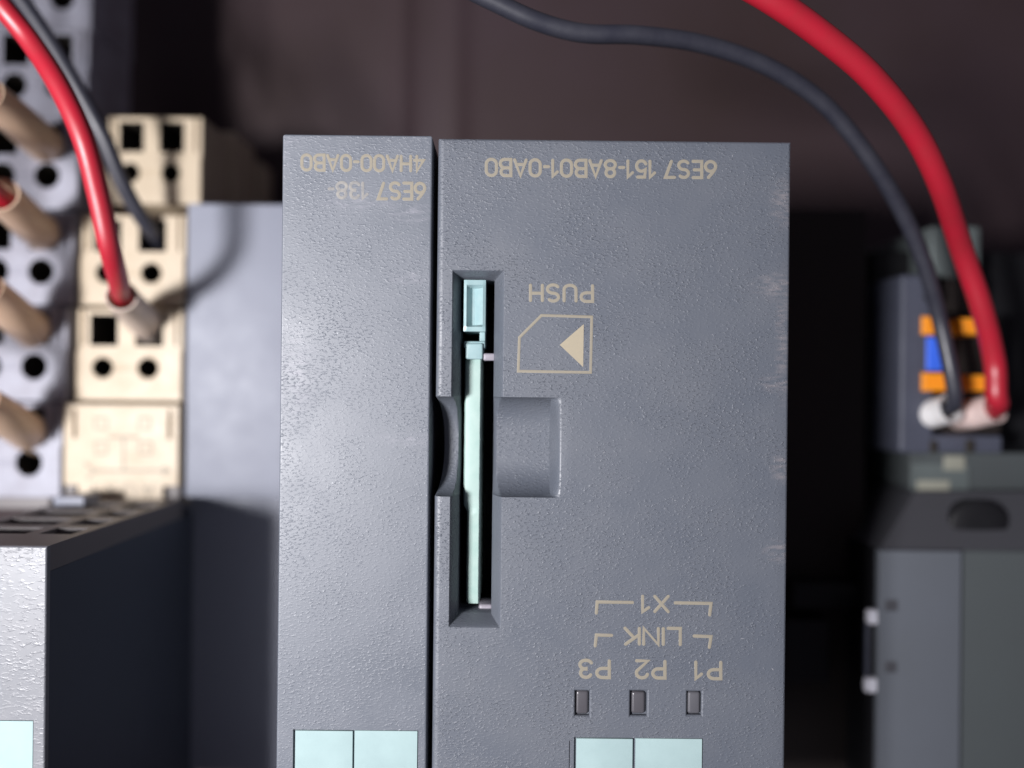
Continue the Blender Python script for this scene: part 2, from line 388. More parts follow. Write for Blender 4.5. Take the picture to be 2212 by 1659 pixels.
# ------------------------------------------------------------------ controller module (the wide one)
cx_l, cx_r, cy_b, cy_t = rect(938, 303, 1700, 1900)
ctrl = thing('controller_module', ((cx_l + cx_r) / 2, (cy_b + cy_t) / 2, -66), 'wide dark grey module with an upright card slot and cream upside-down lettering', 'controller module')
def build_controller():
    oL, oR, oB, oT = rect(973, 583.5, 1086, 1356)          # rim of the slot bezel
    iL, iR, iB, iT = rect(990, 600, 1063.5, 1336)          # mouth of the slot
    dB, dT = rect(960, 857.5, 1200, 1074)[2:]
    dR0, dR1 = pt(1190, 965)[0], pt(1213, 965)[0]
    dm, dh = (dB + dT) / 2, (dT - dB) / 2
    leds = [rect(1242.7, 1492.7, 1273.4, 1546.5), rect(1361.7, 1492.7, 1397.5, 1546.5), rect(1484.5, 1494, 1515.2, 1545)]
    lab = rect(1240, 1594, 1518.5, 1640); lab = (lab[0], lab[1], cy_b + 3, lab[3])
    groove = rect(1228, 1600, 1236, 1900)
    SF = -30.0
    def scoop(x, y):
        t = abs(y - dm) / dh
        if t >= 1: return 0.0
        s = max(0, 1 - t ** 3.2) ** 0.62
        if x <= dR0: f = 1
        elif x >= dR1: f = 0
        else:
            q = (x - dR0) / (dR1 - dR0); f = (1 - q) ** 2.2
        return -6.8 * s * f
    def fz(x, y):
        if iL < x < iR and iB < y < iT: return SF
        z = rim(x, y, cx_l, cx_r, cy_b, cy_t, 0.0001)
        dl = x - cx_l
        if dl < 1.3: z = -(1.3 - math.sqrt(max(0, 1.69 - (1.3 - dl) ** 2))) * 0.8
        dr = cx_r - x
        if dr < .5: z = -(.5 - dr) ** 2
        dt = cy_t - y
        if dt < .5: z = min(z, -(.5 - dt) ** 2 * 1.3)
        z = min(z, scoop(x, y)) if scoop(x, y) < 0 else z
        if oL < x < oR and oB < y < oT:
            q = min((x - oL) / (iL - oL), (oR - x) / (oR - iR), (y - oB) / (iB - oB), (oT - y) / (oT - iT))
            q = min(max(q, 0), 1); z = min(z, -4.2 * q ** 1.3 + (scoop(x, y) * .6))
        for (a, b, c, d) in leds:
            dd = max(a - x, x - b, c - y, y - d)
            if dd < 0: z = -1.1
            elif dd < .34: z = -.30 * ((.34 - dd) / .34) ** 1.5
        if lab[0] < x < lab[1] and lab[2] < y < lab[3]: z = -0.55
        if groove[0] < x < groove[1] and groove[2] < y < groove[3]: z = -0.25
        return z
    ex = [v for r in leds for q in (0, .11, .22, .36) for v in (r[0] - q, r[1] + q)] + [lab[0], lab[1], iL, iR, oL, oR, groove[0], groove[1]]
    ey = [v for r in leds for q in (0, .11, .22, .36) for v in (r[2] - q, r[3] + q)] + [lab[2], lab[3], iB, iT, oB, oT, dB, dT, groove[2], groove[3]]
    xs = lines(cx_l, cx_r, 3.0, [(cx_l, cx_l + 1.3, .13), (oL, iL, .22), (iR, oR, .22), (dR0, dR1, .15), (cx_r - .5, cx_r, .12)] + ex)
    ys = lines(cy_b, cy_t, 3.0, [(dB, dT, .30), (oB, iB, .2), (iT, oT, .2), (cy_t - .5, cy_t, .1)] + ey)
    def warp(x, y, z):                                       # the left flank is scalloped where the finger scoop runs out
        if dB < y < dT and x < cx_l + 3.5:
            q = (cx_l + 3.5 - x) / 3.5
            s = math.sqrt(max(0, 1 - (abs(y - dm) / dh) ** 2.2)) ** 1.6
            return x + 1.35 * q * s, y
        return x, y
    field('housing', xs, ys, fz, -66, 'housing_ctrl', ctrl, warp=warp, smooth=28)
    # black lining of the slot
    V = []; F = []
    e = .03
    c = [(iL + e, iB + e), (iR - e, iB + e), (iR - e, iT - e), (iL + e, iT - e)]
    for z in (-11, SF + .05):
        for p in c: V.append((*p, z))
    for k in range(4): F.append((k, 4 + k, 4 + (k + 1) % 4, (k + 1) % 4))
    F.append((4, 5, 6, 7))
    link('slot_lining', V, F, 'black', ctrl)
    # ejector: a hollowed pale button
    eL, eR, eB, eT = rect(1002, 605, 1049, 716, -3)
    b = .55
    xs = lines(eL, eR, 2, [(eL + b, eL + b + 1.0, .25), eR - b, eL + b + 1.0]); ys = lines(eB, eT, 2, [(eB + .9, eB + 1.4, .25), (eT - 1.6, eT - 1.0, .25)])
    def fe(x, y):
        z = -2.6 + rim(x, y, eL, eR, eB, eT, .25)
        q = min((x - eL - b) / 1.0, (eR - b - x) / .15, (y - eB - .9) / .5, (eT - 1.0 - y) / .6)
        if q > 0: z = -2.6 - 1.7 * min(1, q)
        return z
    field('ejector_button', xs, ys, fe, -16, 'aqua_plastic', ctrl, smooth=30, label='pale aqua hollowed button at the upper end of the card slot')
    aL, aR, aB, aT = rect(1036, 716, 1048, 742, -6)
    mbox('button_guide', aL, aR, aB, aT, -18, -6, 'aqua_plastic', ctrl, .15)
    l_, r2, b2, t2 = rect(1044, 763, 1067, 779, -4.5)
    mbox('contact_tab', l_, r2 + .3, b2, t2, -6.0, -4.5, 'tabgrey', ctrl, .35)
    l_, r2, b2, t2 = rect(1034, 1306, 1062, 1334, -7)
    mbox('lower_catch', l_, r2 + .2, b2, t2, -12, -7, 'tabgrey', ctrl, .5)
    for i, (a, b_, c_, d) in enumerate(leds):
        g = .28 if i == 1 else .14
        V, F = boxmesh(a + g, b_ - g, c_ + g, d - g, -1.05, (-.48, -.36, -.24)[i], .5)
        link('indicator_window', V, F, 'grey_led' if i == 2 else 'clear_led', ctrl, smooth=50)
    # two aqua label strips side by side, a dark joint between them
    for (a, b_) in ((1245, 1366.8), (1373, 1516.8)):
        q = rect(a, 1596, b_, 1640)
        V, F = boxmesh(q[0], q[1], cy_b + 3.2, q[3], -.5, -.04, .06); link('label_strip', V, F, 'aqua', ctrl, smooth=50)
    # print
    text('6ES7 151-8AB01-0AB0', 1047, 1549.5, 343, 385, ctrl)
    text('PUSH', 1142.5, 1283.5, 612.5, 654, ctrl, gap=.24)
    printlines([[(1169.7, 681.3), (1278.3, 684.5), (1275.8, 804.5), (1119.5, 801.8), (1122, 729), (1169.7, 681.3)]], 6, ctrl, name='printed_outline')
    V = []; P = [pt(1261, 700, 0), pt(1259.7, 793, 0), pt(1209, 745, 0)]
    V = [(p[0], p[1], -.02) for p in P] + [(p[0], p[1], .03) for p in P]
    link('printed_arrow', V, [(3, 5, 4), (0, 1, 2), (0, 3, 4, 1), (1, 4, 5, 2), (2, 5, 3, 0)], 'print_yellow', ctrl)
    text('X1', 1384.7, 1447.4, 1284, 1325, ctrl, gap=.22)
    printlines([[(1288.3, 1325), (1290, 1300.3), (1367, 1301.4)], [(1457.7, 1302.2), (1536, 1303.4), (1533, 1329)]], 7, ctrl, name='printed_bracket')
    text('LINK', 1346, 1473, 1353.3, 1396, ctrl, gap=.17)
    printlines([[(1285.8, 1396), (1288.3, 1371.7), (1322, 1372.5)], [(1498.6, 1373.8), (1535.9, 1375), (1532.4, 1399)]], 7, ctrl, name='printed_bracket')
    text('P3', 1249, 1319.8, 1423, 1467, ctrl, gap=.22)
    text('P2', 1370.7, 1440, 1424, 1468, ctrl, gap=.22)
    text('P1', 1499.5, 1560.5, 1426, 1469.5, ctrl, gap=.28)
    # memory card standing in the slot
    kx = rect(1000, 740, 1037, 1305, -5.8)
    card = thing('memory_card', ((kx[0] + kx[1]) / 2, (kx[2] + kx[3]) / 2, -29), 'thin mint green memory card standing edge-on in the dark slot', 'memory card')
    q = rect(1000.5, 776, 1037.5, 1305, -5.8)
    V = []; F = []
    n = 40
    for j in range(n + 1):
        y = q[2] + (q[3] - q[2]) * j / n
        w_ = .06 * math.sin(j * 1.7) ; step = .35 if j < 17 else 0
        prof = [(q[0] + .1 + (.75 if j < 16 else 0), -28), (q[0] + .1 + ((.75 if j < 16 else 0) if j < 17 or j > 33 else 0), -6.5 - step), (q[0] + .4 + (.8 if j < 16 else 0), -6.0 - step), (q[0] + 1.4 + .1 * math.sin(j * .9), -5.8 - step * .5), (q[1] - .25, -5.8 - step * .3), (q[1], -6.1 - step * .3), (q[1], -28)]
        if j == n or j == 0: prof = [(x, z if z < -20 else z - .4) for x, z in prof]
        for x, z in prof: V.append((x + w_ * .3, y, z))
    for j in range(n):
        for k in range(6): F.append((j * 7 + k, j * 7 + k + 1, (j + 1) * 7 + k + 1, (j + 1) * 7 + k))
    F.append(tuple(range(7))); F.append(tuple(n * 7 + k for k in range(6, -1, -1)))
    link('card_body', V, F, 'card', card, smooth=40)
    q = rect(1006, 741, 1043, 776, -4.2)
    mbox('card_head', q[0], q[1], q[2], q[3], -26, -4.2, 'aqua_plastic', card, .35)
    q = rect(1002, 737, 1048, 752, -4.8)
    mbox('card_rim', q[0], q[1], q[2], q[3], -10, -4.8, 'aqua_plastic', card, .25)
o_ = ORI[ctrl]
wr = [(*[a - b for a, b in zip(pt(x, y)[:2], o_[:2])], rx, ry) for x, y, rx, ry in
      ((1690, 440, 3.2, 6), (1680, 620, 6, 3.5), (1684, 830, 5, 2.6), (1690, 1010, 3, 4), (1685, 1190, 4, 3), (1692, 730, 2, 16))]
MATS['housing_ctrl'] = mat('dark_grey_grained_plastic_scuffed', (0.102, 0.115, 0.142), 0.47, 0.8, grain=(2500, 0.5, 0.7), mottle=(60, 0.45, (0.128, 0.137, 0.158)), wear=(wr, (0.26, 0.235, 0.245), .75))
MATS['tabgrey'] = mat('pale_grey_plastic', (0.30, 0.28, 0.32), 0.4, 0.4)
MATS['print_yellow'] = mat('yellowish_cream_print', (0.385, 0.335, 0.245), 0.55, 0.3, mottle=(1500, 0.4, (0.33, 0.295, 0.23)))
build_controller()

# ------------------------------------------------------------------ narrow module beside it
nx_l, nx_r, ny_b, ny_t = rect(604, 291, 931, 1900); nx_r = pt(934.5, 330)[0]; nx_l = pt(610, 330)[0]
nar = thing('power_module', ((nx_l + nx_r) / 2, (ny_b + ny_t) / 2, -66), 'narrow dark grey module with two lines of upside-down lettering at its top', 'power module')
o_ = ORI[nar]
wr = [(*[a - b for a, b in zip(pt(x, y)[:2], o_[:2])], rx, ry) for x, y, rx, ry in
      ((622, 305, 3.2, 1.6), (616, 345, 1.4, 4), (900, 296, 3, .8), (895, 460, 6, 2.4), (780, 440, 9, 2), (880, 950, 8, 1.6), (640, 800, 5, 12), (885, 600, 5, 2))]
MATS['housing_nar'] = mat('dark_grey_rubbed_plastic', (0.108, 0.122, 0.150), 0.47, 0.85, grain=(2500, 0.5, 0.42), mottle=(75, 0.5, (0.165, 0.178, 0.208)), wear=(wr, (0.25, 0.25, 0.29), .6))
def build_narrow():
    lab = rect(633, 1577, 903, 1640); lab = (lab[0], lab[1], ny_b + 3, lab[3])
    rr = .38
    def fz(x, y):
        z = rim(x, y, nx_l, nx_r, ny_b, ny_t, rr)
        if lab[0] < x < lab[1] and lab[2] < y < lab[3]: z = -.55
        return z
    xs = lines(nx_l, nx_r, 2.5, [(nx_l, nx_l + 1.2, .12), (nx_r - 1.2, nx_r, .12), lab[0], lab[1]])
    ys = lines(ny_b, ny_t, 2.5, [(ny_t - 1.2, ny_t, .12), lab[2], lab[3]])
    field('housing', xs, ys, fz, -66, 'housing_nar', nar, corner=.9, smooth=34)
    for (a, b_) in ((637.5, 761.6), (765.5, 901.5)):
        q = rect(a, 1579, b_, 1640)
        V, F = boxmesh(q[0], q[1], ny_b + 3.2, q[3], -.5, -.04, .06); link('label_strip', V, F, 'aqua', nar, smooth=50)
    text('4HA00-0AB0', 649, 918.5, 332.5, 372, nar)
    text('6ES7', 813.5, 921, 392, 433.5, nar)
    text('138-', 707, 797, 391, 431, nar, m='print_worn', label='worn, almost rubbed-off digits')
build_narrow()

# ------------------------------------------------------------------ left module (corner of it in view)
XL = pt(99, 1420)[0]; YT = pt(50, 1180)[1]
lm = thing('input_module', (XL - 15, YT - 45, -64), 'silvery grey module cut off at the lower left corner, vent slots on its upper end', 'input module')
def build_left():
    xl, yb = XL - 30, YT - 95
    lab = rect(-200, 1555, 71, 1800); lab = (lab[0], lab[1], yb + 3, lab[3])
    def fz(x, y):
        z = rim(x, y, xl, XL, yb, YT, .45)
        if lab[0] < x < lab[1] and lab[2] < y < lab[3]: z = -.5
        return z
    xs = lines(xl, XL, 2.5, [(XL - .6, XL, .1), lab[1]]); ys = lines(yb, YT, 2.5, [(YT - .6, YT, .1), lab[3]])
    # front shell
    field('front_cover', xs, ys, fz, -1.2, 'housing_left', lm, smooth=34)
    V, F = boxmesh(max(lab[0], xl + 2), lab[1] - .1, lab[2] + .2, lab[3] - .15, -.48, -.03, .06); link('label_strip', V, F, 'aqua', lm, smooth=50)
    # body behind the shell: its upper end is a vented grating, built as a field standing upright
    mbox('shaded_side_wall', xl + .1, XL - .12, yb, YT - 5.2, -75, -1.25, 'navy_shade', lm, .2)  # wall coloured darker than the cover for the module's unlit side
    # vents in (x, z): cut into the upper end
    slots = []
    def zz(py): return D - (YT / -( (py - 829.5) * K)) * D if False else D - D * (YT / (-(py - 829.5) * K))
    rows = [(-13, -20), (-24, -31.5), (-35.5, -43), (-47, -55)]
    for (a, b_) in rows: slots += [(XL - 9.5, XL - 2.4, b_, a), (XL - 27, XL - 12.5, b_, a)]
    def fv(x, z):
        for (a, b_, c, d) in slots:
            if a < x < b_ and c < z < d: return -4.6
        return 0
    xs = lines(xl + .1, XL - .12, 5, [v for s in slots for v in s[:2]]); zs = lines(-64, -1.25, 5, [v for s in slots for v in s[2:]])
    V = []; F = []; nx, nz = len(xs), len(zs)
    for z in zs:
        for x in xs: V.append((x, YT - .05 + fv(x, z), z))
    for j in range(nz - 1):
        for i in range(nx - 1): a = j * nx + i; F.append((a + nx, a + nx + 1, a + 1, a))
    loop = [i for i in range(nx)] + [j * nx + nx - 1 for j in range(1, nz)] + [(nz - 1) * nx + i for i in range(nx - 2, -1, -1)] + [j * nx for j in range(nz - 2, 0, -1)]
    b = len(V)
    for i in loop: V.append((V[i][0], YT - 5.15, V[i][2]))
    n = len(loop)
    for k in range(n): F.append((loop[k], loop[(k + 1) % n], b + (k + 1) % n, b + k))
    F.append(tuple(b + k for k in range(n)))
    link('vent_grating', V, F, 'rib', lm)
    q = rect(125, 1083, 190, 1112, -52)
    mbox('release_tab', q[0], q[1], YT + .05, YT + 2.4, -58, -50, 'plate', lm, .3)
build_left()

# ------------------------------------------------------------------ terminal modules
def hole_row(wd, ht, r_round, cells, zb=-26, sqw=None):
    """top field of one terminal row in local mm: x from -wd to 0, y from -ht to 0"""
    sq = [(c - 3.9, c + 3.9, -10.6, -1.6) for c in cells]; rd = [(c, -16.9, r_round) for c in cells]
    edges_x = [v for s in sq for v in s[:2] if -wd < v < 0]; edges_y = [-10.6, -1.6]
    def fz(x, y):
        for (a, b, c, d) in sq:
            if a < x < b and c < y < d: return -14
        for (cx, cy, r) in rd:
            d = math.hypot(x - cx, y - cy)
            if d < r: return -12
            if d < r + .4: return -.4 * (r + .4 - d) / .4
        z = rim(x, y, -wd, 0, -ht, 0, .5)
        if y > -12.2: z -= .7                      # the wire side lies a little lower
        # fine vertical moulding grooves at both flanks
        for gx in (-1.9, -wd + 1.9):
            if abs(x - gx) < .35 and y > -10.5: z -= 1.2
        if abs(y + 16.9) < .35 and cells[0] - 2 > x > cells[-1] + 2: z -= .35
        return z
    xs = lines(-wd, 0, 1.2, [(c - r_round - .5, c + r_round + .5, .33) for c in cells if -wd < c - r_round] + edges_x + [-2.25, -1.55, -wd + 1.55, -wd + 2.25, (-.5, 0, .12)])
    ys = lines(-ht, 0, 1.2, [(-16.9 - r_round - .5, -16.9 + r_round + .5, .33), -12.2, -10.5] + edges_y + [(-.5, 0, .12), (-ht, -ht + .5, .12)])
    V = []; F = []; nx, ny = len(xs), len(ys); MI = []
    for y in ys:
        for x in xs: V.append((x, y, fz(x, y)))
    for j in range(ny - 1):
        for i in range(nx - 1):
            a = j * nx + i; F.append((a, a + 1, a + nx + 1, a + nx))
            MI.append(1 if min(V[q][2] for q in (a, a + 1, a + nx + 1, a + nx)) < -5 else 0)
    loop = [i for i in range(nx)] + [j * nx + nx - 1 for j in range(1, ny)] + [(ny - 1) * nx + i for i in range(nx - 2, -1, -1)] + [j * nx for j in range(ny - 2, 0, -1)]
    b = len(V)
    for i in loop: V.append((V[i][0], V[i][1], zb))
    n = len(loop)
    for k in range(n): F.append((loop[k], b + k, b + (k + 1) % n, loop[(k + 1) % n])); MI.append(0)
    F.append(tuple(b + k for k in range(n - 1, -1, -1))); MI.append(0)
    me = bpy.data.meshes.new('terminal_row')
    me.from_pydata([(v[0] * MM, v[1] * MM, v[2] * MM) for v in V], [], F)
    me.polygons.foreach_set('material_index', MI)
    me.polygons.foreach_set('use_smooth', [True] * len(F)); me.set_sharp_from_angle(angle=math.radians(30))
    return me
BX = pt(100, 1250)[0] + .1                        # common right flank of the beige column
XB = -92.6
bei = thing('terminal_module', (XB - 15, -10, -110), 'cream beige terminal module with square and round holes beside the grey base', 'terminal module')
rowb = hole_row(30, 26.3, 2.75, (-9.6, -22.4)); rowb.materials.append(M('beige')); rowb.materials.append(M('hole'))
def place_row(me, parent, x, y_top, z, sy=1.0, sx=1.0, name='terminal_row'):
    o = bpy.data.objects.new(name, me); COL.objects.link(o); o.parent = parent
    p = Vector((x, y_top, z)) - ORI[parent]; o.location = p * MM; o.scale = (sx, sy, 1); ORI[o] = ORI[parent]
    return o
ROWS = {'a': (250, -76), 'b': (463, -68.5), 'c': (667, -66), }
for k, (py, z) in ROWS.items():
    yt = pt(300, py, z)[1]; x = pt({'a': 434, 'b': 399, 'c': 393}[k], py + 100, z)[0]
    place_row(rowb, bei, x, yt, z, sx=.93 if k == 'a' else 1.0, sy=.99)
# cover plate with the printed diagram
def build_cover():
    z = -64.0
    q = rect(137, 873, 386, 1092, z)
    xl, xr, yb, yt = q
    n1 = rect(160, 873, 386, 1049, z)[2]
    def fz(x, y):
        h = z + rim(x, y, xl, xr, yb, yt, .5)
        for gx in (xl + 3.1, xr - 2.6):
            if abs(x - gx) < .5 and y > yt - 9.5 and y < yt - 1.5: h -= 1.5
        if y < n1 and (x < xl + 4.2 or x > xr - 4.4): h -= 6
        return h
    xs = lines(xl, xr, 1.5, [xl + 2.6, xl + 3.6, xr - 3.1, xr - 2.1, xl + 4.2, xr - 4.4, (xr - .5, xr, .12), (xl, xl + .5, .12)])
    ys = lines(yb, yt, 1.5, [yt - 9.5, yt - 1.5, n1, (yt - .5, yt, .12), (yb, yb + .5, .12)])
    field('cover_plate', xs, ys, fz, -95, 'beige', bei, smooth=30, label='cover plate printed with a wiring diagram')
    # faint diagram: a T of lines, a fork, four small boxes, AUX1 lettering
    printlines([[(205, 1017), (365, 1017)], [(267, 1017), (267, 946)], [(236, 944), (300, 944)], [(182, 1000), (205, 1017), (188, 1034)], [(352, 1010), (368, 1017), (352, 1024)]], 5, bei, 'beige_print', z, 'printed_diagram')
    printlines([[(205, 903), (232, 903), (232, 925), (205, 925), (205, 903)], [(300, 903), (325, 903), (325, 925), (300, 925), (300, 903)], [(207, 955), (230, 955), (230, 980), (207, 980), (207, 955)], [(302, 955), (327, 955), (327, 980), (302, 980), (302, 955)]], 4, bei, 'beige_print', z, 'printed_diagram')
    text('AUX1', 200, 335, 1044, 1072, bei, m='beige_print', z=z, stroke=.13, gap=.35)
    # dark latch blocks at both lower corners
    for (a, c, b_, d) in ((108, 1044, 163, 1078), (350, 1050, 388, 1087)):
        box('latch', (a, c, b_, d), -80, -66, 'rib', bei, .4)
build_cover()
# stepped flank of the beige module that lies deeper
box('side_step', (430, 283, 507, 445), -119, -100, 'beige', bei, .5)
box('side_step', (508, 347, 562, 445), -135, -122, 'beige', bei, .5)

lav = thing('terminal_module', (-141, 0, -110), 'light grey terminal module at the left edge with sleeved wires plugged in', 'terminal module')
rowl = hole_row(42, 26.6, 3.45, (-9.0, -22.0, -35.0)); rowl.materials.append(M('lavender')); rowl.materials.append(M('hole'))
LROWS = [(1001, 131, -64), (793, 142, -66), (587, 156, -69), (380, 168, -72), (185, 190, -78), (-5, 198, -84)]
for (hy, ex, z) in LROWS:
    x, y, _ = pt(ex, hy, z); place_row(rowl, lav, x, y + 16.9, z)
# dark bottom piece under the last row
box('lower_flank', (-120, 1062, 108, 1100), -80, -66, 'rib', lav, .4)

# ------------------------------------------------------------------ grey base between the terminals and the modules
gb = thing('grey_base', (-78, 0, -120), 'plain light grey plastic base between the beige terminals and the narrow module', 'base')
q = rect(402, 440, 640, 1076, -67)
mbox('upper_plate', q[0], q[1], q[2], q[3], -110, -67, 'plate', gb, .5)
q2 = rect(402, 1078, 640, 1900, -70)
mbox('lower_plate', XL - 4, q[1], q[2] - 80, q[2] - .1, -110, -72, 'navy_shade2', gb, .5) if 'navy_shade2' in MATS else mbox('lower_plate', XL - 4, q[1], q[2] - 80, q[2] - .1, -110, -72, 'plate', gb, .5)

# ------------------------------------------------------------------ right side: dark base, grey supply unit, plug
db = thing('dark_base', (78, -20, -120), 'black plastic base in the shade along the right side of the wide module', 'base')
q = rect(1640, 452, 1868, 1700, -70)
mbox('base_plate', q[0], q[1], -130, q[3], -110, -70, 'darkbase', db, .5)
q = rect(1700, 1345, 1800, 1480, -60)
mbox('latch_block', q[0], q[1], q[2], q[3], -70, -62, 'black', db, .6)
q = rect(1715, 1262, 1880, 1318, -62)
mbox('cross_bar', q[0], q[1], q[2], q[3], -70, -63, 'black', db, .6)

psu = thing('supply_unit', (125, -60, -120), 'slate grey metal box at the lower right with a white bracket on its flank', 'power supply')
def build_psu():
    z = -50
    q = rect(1898, 1190, 2075, 1800, z); Lx = q[0]
    mbox('front_cover', q[0], q[1], q[2], q[3], z - 2.5, z, 'psu', psu, .25); mbox('shaded_side_shell', q[0] + .3, q[1] - .1, q[2], q[3] - .2, -112, z - 2.55, 'black', psu, .3)  # shell behind the cover is black for the shadow on this flank
    q3 = rect(2062, 1190, 2420, 1800, z - 2)
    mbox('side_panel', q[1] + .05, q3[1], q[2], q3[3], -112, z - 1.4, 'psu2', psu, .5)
    # sloping shoulder above the cover
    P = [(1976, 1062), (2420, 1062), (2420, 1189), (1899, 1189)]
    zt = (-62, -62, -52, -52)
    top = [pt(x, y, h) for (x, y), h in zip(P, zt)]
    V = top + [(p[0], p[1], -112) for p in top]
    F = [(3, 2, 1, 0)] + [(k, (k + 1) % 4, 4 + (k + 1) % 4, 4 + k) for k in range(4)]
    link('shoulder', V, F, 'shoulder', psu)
    # dark round knob in the shoulder
    c = pt(2130, 1136, -53); V = []; F = []; n = 40
    for (r, h) in ((6.1, -66), (6.1, -55.9), (5.4, -55.4), (2, -55.3)):
        for k in range(n): V.append((c[0] + r * math.cos(2 * math.pi * k / n) * 1.28, c[1] + r * math.sin(2 * math.pi * k / n), h))
    for i in range(3):
        for k in range(n): F.append((i * n + k, i * n + (k + 1) % n, (i + 1) * n + (k + 1) % n, (i + 1) * n + k))
    F.append(tuple(3 * n + k for k in range(n)))
    link('round_cap', V, F, 'black', psu, smooth=40)
    # white bracket on the flank: two lugs joined by a thin strip round a dark opening
    zb = -52
    def rr_(a, b, c, d): return rect(a, b, c, d, zb)
    for (a, b, c, d) in ((1873, 1317, 1914, 1348), (1868, 1464, 1910, 1495)):
        q = rr_(a, b, c, d); mbox('bracket_lug', q[0], q[1], q[2], q[3], zb - 1, zb + .8, 'whitemetal', psu, .6)
    q = rr_(1872, 1348, 1879, 1464); mbox('bracket_strip', q[0], q[1], q[2], q[3], zb - 1.5, zb, 'plug', psu, .25)
    q = rr_(1881, 1349, 1910, 1463); mbox('bracket_window', q[0], q[1], q[2], q[3], -64, zb - .5, 'black', psu, .25)
    for (a, b, c, d) in ((1903, 1290, 1932, 1316), (1903, 1422, 1930, 1448)):  # dark blocks put in for shadow notches along the cover's left edge
        q = rr_(a, b, c, d); mbox('shadow_notch', q[0], q[1], q[2], q[3], -52, -49.9, 'shoulder', psu, .3)
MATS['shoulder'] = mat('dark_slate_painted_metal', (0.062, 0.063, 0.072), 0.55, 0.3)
build_psu()

sk = thing('plug_socket', (118, 0, -120), 'green grey socket housing behind the plug with two pale stickers below it', 'socket')
q = rect(1968, 978, 2420, 1060, -66); mbox('lower_housing', q[0], q[1], q[2], q[3], -112, -66, 'greengrey2', sk, .5) if 'greengrey2' in MATS else mbox('lower_housing', q[0], q[1], q[2], q[3], -112, -66, 'psu2', sk, .5)
q = rect(1968, 1000, 2094, 1060, -65.5); mbox('sticker_field', q[0], q[1], q[2], q[3], -66, -65.4, 'greengrey', sk, .2)
for r in ((1982, 1038, 2052, 1062), (2040, 985, 2085, 1016)):
    q = rect(*r, -65); mbox('sticker', q[0], q[1], q[2], q[3], -65.4, -65.1, 'cream', sk, .1)
q = rect(1885, 545, 2420, 976, -80); mbox('shade_backing', q[0], q[1], q[2], q[3], -112, -80, 'black', sk, .5)  # black block put in for the shade beside and behind the plug
q = rect(2012, 488, 2120, 600, -68); mbox('upper_housing', q[0], q[1], q[2] , q[3], -112, -68, 'greengrey', sk, .8)

plug = thing('terminal_plug', (105, 5, -80), 'blue grey plug with orange levers and a blue insert, red and black wires in it', 'plug')
def build_plug():
    z = -58
    q = rect(1945, 592, 2020, 980, z)
    mbox('plug_body', q[0], q[1], q[2], q[3], -79.9, z, 'plug', plug, 1.2)
    q2 = rect(2020, 940, 2165, 978, z - 1)
    mbox('plug_foot', q[1] - .5, q2[1], q2[2], q2[3], -79.9, z - .6, 'plug', plug, .8)
    q3 = rect(1990, 680, 2168, 940, z - 8)
    mbox('plug_well', q[1] - .8, q3[1], q2[3] - .2, q3[3], -79.9, z - 9, 'darkbase', plug, .5)
    q4 = rect(2018, 596, 2060, 672, z - 10)
    mbox('plug_shoulder', q[1] - .8, q4[1] + 10, q4[2], q4[3], -79.9, z - 12, 'darkbase', plug, .5)
    c = pt(2004, 640, z); 
    V, F = boxmesh(c[0] - 2.2, c[0] + 2.6, c[1] - 2.6, c[1] + 2.4, z - 2, z + .12, 1.6); link('round_recess', V, F, 'black', plug, smooth=50)
    for r in ((1994, 683, 2044, 723), (1994, 805, 2052, 845), (2080, 687, 2140, 722), (2084, 810, 2145, 845)):
        q = rect(*r, z + 1)
        # lever with a shallow groove down its middle
        xl, xr, yb, yt = q; ym = (yb + yt) / 2
        def fz(x, y, ym=ym, q=q): return z + 1 + rim(x, y, *q, .5) - (.5 if abs(y - ym) < .45 and x > q[0] + .8 else 0)
        xs = lines(xl, xr, 1, [(xl, xl + .5, .15), (xr - .5, xr, .15), xl + .8]); ys = lines(yb, yt, 1, [(yb, yb + .5, .15), (yt - .5, yt, .15), ym - .45, ym + .45])
        field('release_lever', xs, ys, fz, z - 14, 'orange', plug, smooth=35)
    q = rect(2002, 727, 2051, 801, z + .5); mbox('blue_insert', q[0], q[1], q[2], q[3], z - 14, z + .3, 'blue', plug, .6)
    for r in ((2008, 952, 2026, 978), (2088, 950, 2106, 978)):
        q = rect(*r, z); mbox('test_hole', q[0], q[1], q[2], q[3], z - 2, z + .15, 'hole', plug, .4)
build_plug()

# ------------------------------------------------------------------ wires and sleeves
def wire(name, pts, d, m, label, cat='wire', group=None):
    P = [pt(*p) for p in pts]
    o = tube(name, P, d / 2, m, None, P[0], n=24)
    tag(o, label, cat, group); return o
wire('red_wire', [(-60, -60, -18), (10, 20, -20), (70, 95, -22), (130, 190, -20), (180, 300, -20), (212, 420, -23.5), (236, 530, -27), (254, 600, -36), (262, 634, -45), (276, 656, -56), (300, 682, -64)], 4.8, 'red', 'red wire curving down the left side into the white sleeve on the beige terminals')
wire('black_wire', [(0, -60, -44), (60, 20, -46), (120, 110, -48), (172, 200, -50), (225, 300, -53), (264, 395, -58), (305, 470, -64), (336, 510, -70), (354, 532, -79)], 4.2, 'blackwire', 'black wire behind the left red wire, ending in a square beige hole')
wire('red_wire', [(1560, -60, 4), (1660, -4, 2), (1770, 72, -2), (1880, 165, -7), (1972, 280, -14), (2032, 400, -22), (2078, 540, -36), (2122, 670, -42), (2148, 780, -47), (2152, 850, -47), (2156, 872, -49), (2144, 885, -54), (2124, 889, -57), (2104, 894, -60)], 5.2, 'red', 'thick red wire arching across the upper right corner down to the plug')
